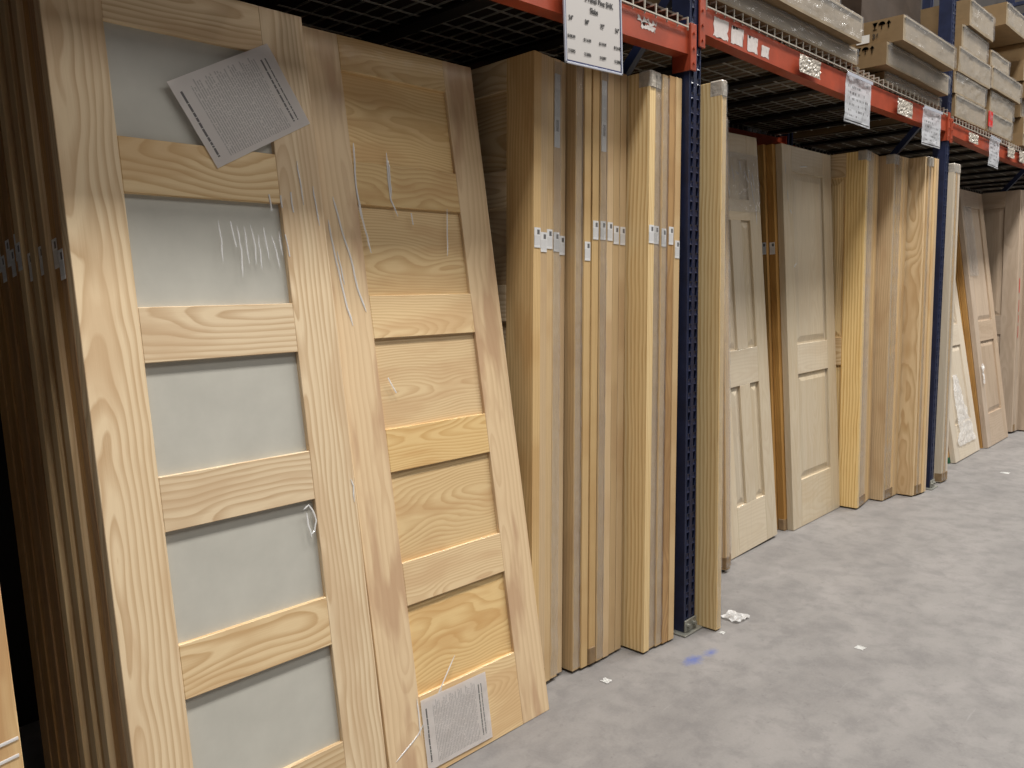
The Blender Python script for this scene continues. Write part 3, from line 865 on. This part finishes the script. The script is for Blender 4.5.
# ------------------------------------------------------------------ cartons on the upper shelf
def carton(x0, x1, y0, y1, z0, z1, label, group, wrapped=True, marks=None, lab=False, red=False, dark=False):
    r = thing('carton', label, 'box', ((x0 + x1) / 2, (y0 + y1) / 2, z0), None, group)
    w, d, h = x1 - x0, y1 - y0, z1 - z0 - .002
    bm = bmesh.new()
    add_box(bm, -w / 2, w / 2, -d / 2, d / 2, 0, h)
    bmesh.ops.subdivide_edges(bm, edges=bm.edges[:], cuts=5, use_grid_fill=True)
    sd = random.random() * 50
    for v in bm.verts:
        q = v.co * 6 + Vector((sd, 0, 0))
        if abs(v.co.x) > w / 2 - .001: v.co.x += .004 * mnoise.noise(q)
        if abs(v.co.y) > d / 2 - .001: v.co.y += .006 * mnoise.noise(q + Vector((0, 9, 0)))
    bmesh.ops.recalc_face_normals(bm, faces=bm.faces)
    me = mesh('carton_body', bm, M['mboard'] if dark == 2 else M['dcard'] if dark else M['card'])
    me.materials.append(M['cardw'])
    if wrapped:
        for f in me.polygons:
            if f.normal.y < -.5: f.material_index = 1
    obj('carton_body', me, r)
    if wrapped:
     bm = bmesh.new(); rows = []; nx, nz = max(8, int(w / .02)), 9
     for j in range(nz + 1):
        row = []
        for i in range(nx + 1):
            x = -w / 2 + w * i / nx
            if j < 7: y, z = -d / 2 - .008, h * .04 + h * .93 * j / 6
            else: y, z = -d / 2 - (.005, .002)[min(j - 7, 1)], h * .97 + (h * .03 - .001) * (j - 6) / 3
            p = Vector((x * 11 + sd, j * .55, sd * 3))
            a_ = (mnoise.noise(p) * .009 + mnoise.noise(p * 2.3) * .003) * (1 if j < 7 else .1)
            row.append(bm.verts.new((x, y - max(0, a_) - .0005, z)))
        rows.append(row)
     for A, B in zip(rows, rows[1:]):
        for i in range(nx): bm.faces.new((A[i], A[i + 1], B[i + 1], B[i]))
     obj('shrink_film', mesh('shrink_film', bm, M['glint']), r, label='wrinkled clear film over the front')
     bm = bmesh.new(); add_box(bm, -w / 2 + .004, w / 2 - .004, -d / 2 - .0075, -d / 2 + .02, h - .026, h + .0006, .012, 4)
     obj('film_edge', mesh('film_edge', bm, M['filmedge']), r, label='shiny doubled film along the front top edge')
    if marks:
        # upright-arrow, umbrella and glass handling symbols on the end
        bm = bmesh.new()
        def q(pts):
            vs = [bm.verts.new((0, y, z)) for y, z in pts]; bm.faces.new(vs)
        s = marks
        for k, yy in enumerate((.0, .042, .084)):
            if k == 0:
                q([(yy - .004, 0), (yy + .004, 0), (yy + .004, .03), (yy - .004, .03)]); q([(yy - .016, .026), (yy + .016, .026), (yy, .046)])
            elif k == 1:
                q([(yy - .003, 0), (yy + .003, 0), (yy + .003, .028), (yy - .003, .028)])
                q([(yy + .022 * math.cos(a), .026 + .02 * math.sin(a)) for a in [math.pi * i / 8 for i in range(9)]])
            else:
                q([(yy - .012, 0), (yy + .012, 0), (yy + .012, .005), (yy - .012, .005)]); q([(yy - .003, .005), (yy + .003, .005), (yy + .003, .022), (yy - .003, .022)])
                q([(yy - .004, .022), (yy + .004, .022), (yy + .016, .046), (yy - .016, .046)])
        bmesh.ops.solidify(bm, geom=bm.faces[:], thickness=.0006)
        o = obj('handling_symbols', mesh('handling_symbols', bm, M['inkb']), r, (-w / 2 - .0045, -d / 2 + .07, h * .60), 'dark printed handling symbols'); o.scale = (1, .8, .8)
    if lab:
        bm = bmesh.new(); add_box(bm, -.0008, .0008, -.032, .032, -.020, .020)
        obj('shipping_label', mesh('shipping_label', bm, M['white']), r, (-w / 2 - .0045, -d / 2 + .195, h * .32), 'white shipping label')
    if red:
        bm = bmesh.new(); add_box(bm, -w / 2 - .006, -w / 2 + .09, -d / 2 - .009, -d / 2 - .004, .03, h - .005)
        obj('red_tape', mesh('red_tape', bm, M['red']), r, label='red tape at the corner')
    return r
random.seed(11)
zd1, zd = 2.237, 2.334
M['dcard'] = simple('darkened_board', srgb(58, 47, 38), .8, 0, .15, 8., .2)  # darkened so the first-bay loads read as unlit space
M['mboard'] = simple('brown_hardboard', srgb(96, 78, 56), .8, 0, .15, 8., .2)
for i, (a, b) in enumerate(((-2.76, -1.42), (-1.40, -.05), (.06, 1.42), (1.44, 2.79), (2.94, 4.27), (4.29, 5.63), (5.74, 7.10), (7.12, 8.47))):
    zz = (2.2365, 2.3312, 2.3042, 2.3042)[i // 2]  # boards added over the decks to stop light coming through the wire
    o = obj('light_block_sheet', box_mesh('light_block_sheet', -(b - a) / 2, (b - a) / 2, 0, 1.04, 0, .0075, M['dcard'] if i < 2 else M['mboard'], .001), None, ((a + b) / 2, .014 if i < 2 else .03, zz))
    tag(o, 'added light-blocking board over the wire deck of the %s bay, %s half' % (('first', 'second', 'third', 'last')[i // 2], ('left', 'right')[i % 2]), 'board')
zd, zd3 = 2.3405, 2.3135
zd1 = 2.246
# first bay: cartons added to block light, coloured dark like the unlit space
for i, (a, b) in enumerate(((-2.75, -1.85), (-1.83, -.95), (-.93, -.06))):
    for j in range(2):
        carton(a, b, .42, 1.05, zd1 + .40 * j, zd1 + .40 * j + .40, 'added light-blocking carton set back on the shelf above the nearest doors, %s %s' % (('left', 'middle', 'right')[i], ('below', 'above')[j]),
               'light-blocking cartons added above the first bay', False, dark=True)
# second bay, left pile of long cartons
g = 'long cartons on the second bay shelf'
carton(.08, 1.453, .004, 1.03, zd, 2.416, 'long flat wrapped carton at the bottom of the nearer shelf pile', g)
carton(.06, 1.375, -.045, 1.03, 2.418, 2.535, 'long wrapped carton overhanging the beam, second up in the nearer pile', g)
carton(.06, 1.27, .02, 1.03, 2.537, 2.66, 'topmost long carton of the nearer pile under loose plastic', g)
# right pile of the second bay
g = 'cartons with printed ends left of the farther post'
carton(1.890, 2.795, .03, 1.03, zd, 2.397, 'flat wrapped carton, lowest of the three left of the farther post', g)
carton(1.767, 2.775, -.02, 1.03, 2.399, 2.510, 'wrapped carton with dark symbols, middle of three left of the farther post', g, marks=.9)
c = carton(1.814, 2.66, -.08, 1.03, 2.512, 2.636, 'topmost printed carton left of the farther post, with white label', g, marks=1, lab=True)
def text_mesh(s, size, mat, name, align='CENTER', bold=.0):
    cu = bpy.data.curves.new(name, 'FONT')
    cu.body = s; cu.size = size; cu.align_x = align; cu.align_y = 'BOTTOM_BASELINE'
    cu.extrude = .0003; cu.offset = bold
    t = bpy.data.objects.new(name, cu); COL.objects.link(t)
    dg = bpy.context.evaluated_depsgraph_get(); dg.update()
    me = bpy.data.meshes.new_from_object(t.evaluated_get(dg))
    bpy.data.objects.remove(t); bpy.data.curves.remove(cu)
    me.materials.clear(); me.materials.append(mat)
    me.name = name
    return me
o = obj('printed_size', text_mesh('36', .034, M['inkb'], 'printed_size', bold=.001), c, (-.423 - .0045, -.555 + .133, .032), 'printed size number')
o.rotation_euler = (math.pi / 2, 0, -math.pi / 2)
carton(1.86, 2.77, .15, 1.04, 2.645, 3.25, 'big plain brown carton set back on top of the printed cartons', None, False, dark=True)
# third bay
g = 'wrapped cartons in the pile just right of the farther post'
for i, (a, b, z0, z1, y) in enumerate(((2.985, 3.66, zd3, 2.447, .0), (2.96, 3.63, 2.449, 2.575, .0), (2.98, 3.68, 2.577, 2.725, -.01), (3.06, 3.62, 2.727, 2.870, .0), (3.13, 3.66, 2.872, 3.03, -.02))):
    carton(a, b, y, y + 1.03, z0, z1, 'wrapped carton, %s from the bottom in the pile right of the farther post' % ORD[i], g)
g = 'wrapped cartons in the second pile of the third bay'
zz = [(3.72, 4.36, zd3, 2.452, .0), (3.78, 4.41, 2.454, 2.597, .01), (3.73, 4.52, 2.599, 2.742, -.01), (3.79, 4.27, 2.744, 2.862, .02), (3.80, 4.45, 2.864, 3.05, .25), (3.96, 4.55, 3.052, 3.20, -.02)]
for i, (a, b, z0, z1, y) in enumerate(zz):
    carton(a, b, y, y + 1.03, z0, z1, 'wrapped carton, %s from the bottom in the second pile right of the farther post' % ORD[i], g, red=(i == 0))
g = 'wrapped cartons in the farthest pile'
z = zd3
for i, hgt in enumerate((.10, .12, .13, .12, .15, .14, .14)):
    a = 4.66 + .05 * ((i * 3) % 4 - 1.5) * .6
    carton(a, a + .72, -.02 + .02 * (i % 3), 1.03, z, z + hgt, 'wrapped carton, %s from the bottom in the farthest pile at the right picture edge' % ORD[i], g)
    z += hgt + .002
for i, (a, b) in enumerate(((5.75, 7.08), (7.12, 8.46))):
    carton(a, b, .02, 1.03, zd3, 3.3, 'large brown carton on the last bay past the farthest pile, %s one' % ('nearer', 'farther')[i], None, False, dark=2)
# loose plastic over the top of the nearer pile
bm = bmesh.new()
rows = []
for j in range(26):
    row = []
    for i in range(26):
        x = .62 + .68 * i / 25; y = -.035 + .42 * j / 25
        edge = max(0, 1 - j / 5)
        row.append(bm.verts.new((x, y + .03 * mnoise.noise(Vector((x * 9, 1, j * .5))) * edge, 2.672 + .045 * abs(mnoise.noise(Vector((x * 7, y * 9, 3)))) + .02 * mnoise.noise(Vector((x * 20, y * 20, 5))) + .012 - .05 * edge * (.6 + .6 * mnoise.noise(Vector((x * 6, 0, 9)))))))
    rows.append(row)
for A, B in zip(rows, rows[1:]):
    for i in range(25): bm.faces.new((A[i], A[i + 1], B[i + 1], B[i]))
tag(obj('plastic_sheet', mesh('plastic_sheet', bm, M['scrap'])), 'crumpled clear plastic lying over the topmost carton of the nearer pile', 'plastic sheet')

# ------------------------------------------------------------------ signs and ticket holders on the beams
def sign_text(parent, s, size, x, z, bold=0.0005, name='lettering'):
    o = obj(name, text_mesh(s, size, M['ink'], name, bold=bold), parent, (x, -.0022, z))
    o.rotation_euler = (math.pi / 2, 0, 0); o.scale = (.86, 1, 1)
SW, SH = .276, .236
s1 = thing('price_sign', 'large white price sign for five-panel pine slabs hanging from the first orange beam', 'sign', (-.590, -.022, 1.966), (0, -.035, 0))
bm = bmesh.new(); add_box(bm, -SW / 2 + .006, SW / 2 - .006, -.001, .001, .006, SH - .006); obj('sign_card', mesh('sign_card', bm, M['swhite']), s1)
bm = bmesh.new()
for (a, b, c_, d) in ((-SW / 2 + .006, SW / 2 - .006, .006, .0105), (-SW / 2 + .006, SW / 2 - .006, SH - .0105, SH - .006), (-SW / 2 + .006, -SW / 2 + .009, .006, SH - .006), (SW / 2 - .010, SW / 2 - .006, .006, SH - .006)):
    add_box(bm, a, b, -.0016, -.0008, c_, d)
obj('border', mesh('border', bm, M['navyink']), s1, label='dark blue printed border')
bm = bmesh.new()
for (a, b, c_, d) in ((-SW / 2, SW / 2, 0, .006), (-SW / 2, SW / 2, SH - .006, SH), (-SW / 2, -SW / 2 + .006, 0, SH), (SW / 2 - .006, SW / 2, 0, SH)):
    add_box(bm, a, b, -.003, .003, c_, d, .001)
obj('sign_sleeve', mesh('sign_sleeve', bm, M['acryl']), s1, label='clear plastic sleeve edge')
bm = bmesh.new()
add_box(bm, -.124, -.068, -.0016, -.0010, .186, .214)
obj('logo_block', mesh('logo_block', bm, simple('logo_tint', srgb(186, 180, 150), .6, 0, .12, 160.)), s1, label='small pale printed logo block')
sign_text(s1, '5 Panel Pine SHK', .0225, .026, .186, .0003)
sign_text(s1, 'Slabs', .0225, .0, .156, .0003)
for i, (a, p, k) in enumerate((('24"', '$108.99', '212095'), ('30"', '$114.99', '212096'), ('32"', '$119.99', '212097'), ('36"', '$124.99', '212098'))):
    x = -.108 + .0735 * i
    sign_text(s1, a, .0175, x, .122, .0003); sign_text(s1, p, .0125, x, .073, .0001); sign_text(s1, k, .0125, x, .033, .0001)
bm = bmesh.new()
add_box(bm, -.10, .10, -.001, .012, SH - .004, SH + .026, .001)
obj('hanger_clip', mesh('hanger_clip', bm, M['acryl']), s1)

def notice(x0, x1, z0, z1, y, ry, label, tilt=0.):
    r = thing('price_sign', label, 'sign', ((x0 + x1) / 2, y, z0), (tilt, ry, 0), 'white notices hanging from the far beams')
    w, h = x1 - x0, z1 - z0
    bm = bmesh.new()
    n = 10
    rows = []
    for j in range(n + 1):
        rows.append([bm.verts.new((-w / 2 + w * i / n, .006 * mnoise.noise(Vector((i * .5 + x0 * 9, j * .4, 2))), h * j / n)) for i in range(n + 1)])
    for A, B in zip(rows, rows[1:]):
        for i in range(n): bm.faces.new((A[i], A[i + 1], B[i + 1], B[i]))
    bmesh.ops.solidify(bm, geom=bm.faces[:], thickness=.0006)
    obj('sign_card', mesh('sign_card', bm, M['notice']), r)
    bm = bmesh.new()
    add_box(bm, -w / 2, w / 2, -.009, -.007, h - .006, h + .010, .0008)
    obj('hanger_strip', mesh('hanger_strip', bm, M['acryl']), r, label='clear hanging strip')
notice(1.262, 1.572, 2.058, 2.268, -.024, .0, 'white printed notice hanging in the middle of the second bay beam')
notice(2.335, 2.655, 2.075, 2.272, -.024, -.02, 'white printed notice hanging near the farther blue post', .0)
notice(3.69, 3.945, 2.080, 2.268, -.024, .02, 'white printed notice hanging from the third bay beam')
def holder(x0, x1, z0, z1, label):
    r = thing('ticket_holder', label, 'price tag', ((x0 + x1) / 2, -.014, z0), None, 'clear ticket holders on the beams')
    w, h = x1 - x0, z1 - z0
    bm = bmesh.new()
    rows = []
    for j in range(9):
        rows.append([bm.verts.new((-w / 2 + w * i / 16, -.006 + .006 * mnoise.noise(Vector((i * .9 + x0 * 31, j * .8, 4))), h * j / 8)) for i in range(17)])
    for A, B in zip(rows, rows[1:]):
        for i in range(16): bm.faces.new((A[i], A[i + 1], B[i + 1], B[i]))
    obj('sleeve', mesh('sleeve', bm, M['capw']), r, label='crinkled clear sleeve')
    obj('ticket', box_mesh('ticket', -w * .42, w * .30, -.0005, .0005, .008, h * .9, M['notice']), r)
holder(.790, .998, 2.198, 2.270, 'crinkled clear ticket holder near the middle of the second bay beam')
holder(1.952, 2.180, 2.186, 2.266, 'crinkled clear ticket holder left of the farther blue post')
holder(3.240, 3.445, 2.188, 2.248, 'clear ticket holder on the third bay beam right of the farther post')
holder(4.205, 4.395, 2.190, 2.270, 'clear ticket holder on the third bay beam near the right picture edge')
holder(4.545, 4.765, 2.186, 2.272, 'clear ticket holder at the very right picture edge')

# ------------------------------------------------------------------ litter on the floor
def scrap(name, x, y, s, mat, label, cat, z=.004, seed=1):
    bm = bmesh.new()
    n = 6
    rows = []
    for j in range(n + 1):
        rows.append([bm.verts.new(((i / n - .5) * s + .15 * s * mnoise.noise(Vector((i, j, seed)) * .7), (j / n - .5) * s + .2 * s * mnoise.noise(Vector((i, j, seed + 5)) * .7), z * (1 + mnoise.noise(Vector((i * .7, j * .7, seed + 9)))))) for i in range(n + 1)])
    for A, B in zip(rows, rows[1:]):
        for i in range(n): bm.faces.new((A[i], A[i + 1], B[i + 1], B[i]))
    bmesh.ops.solidify(bm, geom=bm.faces[:], thickness=.0006)
    me = mesh(name, bm, mat)
    lo = min(v.co.z for v in me.vertices)
    tag(obj(name, me, None, (x, y, -lo + .0005)), label, cat)
scrap('paper_scrap', -.517, -.003, .028, M['white'], 'small white paper scrap on the floor below the middle door stack', 'paper', .003, 3)
scrap('paper_scrap', .297, -.535, .03, M['white'], 'pale paper bit lying out in the aisle floor', 'paper', .002, 8)
scrap('paper_scrap', 3.627, -.245, .05, M['white'], 'tiny white paper bit far down the aisle floor', 'paper', .002, 5)
scrap('paper_scrap', .080, -.100, .02, M['white'], 'tiny white scrap at the foot of the protruding door', 'paper', .002, 6)
scrap('plastic_scrap', .236, -.069, .085, M['scrap'], 'crumpled clear plastic scrap beside the foot of the protruding door', 'plastic', .014, 2)

# ------------------------------------------------------------------ light, world, camera
def area(name, loc, sx, sy, power, col=(1, .965, .915), target=None):
    l = bpy.data.lights.new(name, 'AREA'); l.shape = 'RECTANGLE'; l.size = sx; l.size_y = sy; l.energy = power; l.color = col
    o = bpy.data.objects.new(name, l); COL.objects.link(o); o.location = loc
    if target is not None:
        o.rotation_euler = (Vector(target) - Vector(loc)).to_track_quat('-Z', 'Y').to_euler()
    return o
for i, x in enumerate((-2.9, 1.3, 5.5, 9.7)):
    area('high_bay_lamp', (x, -2.05, 8.4), 3.0, .9, 520)
    area('high_bay_lamp', (x + 2.0, -6.4, 8.4), 4.0, 2.4, 135, target=(x + 1.6, -1.5, 0))
w = bpy.data.worlds.new('store_air'); S.world = w; w.use_nodes = True
bg = w.node_tree.nodes['Background']; bg.inputs[0].default_value = (1, .97, .93, 1); bg.inputs[1].default_value = .08

F, CX, CY = 805., 512., 384.
X = Vector((784, -112, F)).normalized()
D = Vector((109, 6556, F)); D = (D - X * D.dot(X)).normalized()
Zc = -D; Yc = Zc.cross(X)
# rows: world axes in camera coordinates (x right, y down, z forward)
right = Vector((X.x, Yc.x, Zc.x)); down = Vector((X.y, Yc.y, Zc.y)); fwd = Vector((X.z, Yc.z, Zc.z))
cam = bpy.data.cameras.new('camera'); co = bpy.data.objects.new('camera', cam); COL.objects.link(co)
cam.sensor_fit = 'HORIZONTAL'; cam.sensor_width = 36; cam.lens = 36 * F / 1024
cam.clip_start = .05
co.matrix_world = Matrix(((right.x, -down.x, -fwd.x, -2.572), (right.y, -down.y, -fwd.y, -1.575), (right.z, -down.z, -fwd.z, 1.33), (0, 0, 0, 1)))
S.camera = co
S.view_settings.view_transform = 'Standard'
S.view_settings.look = 'None'
S.view_settings.exposure = -.16
S.view_settings.gamma = 1
S.view_settings.use_curve_mapping = False
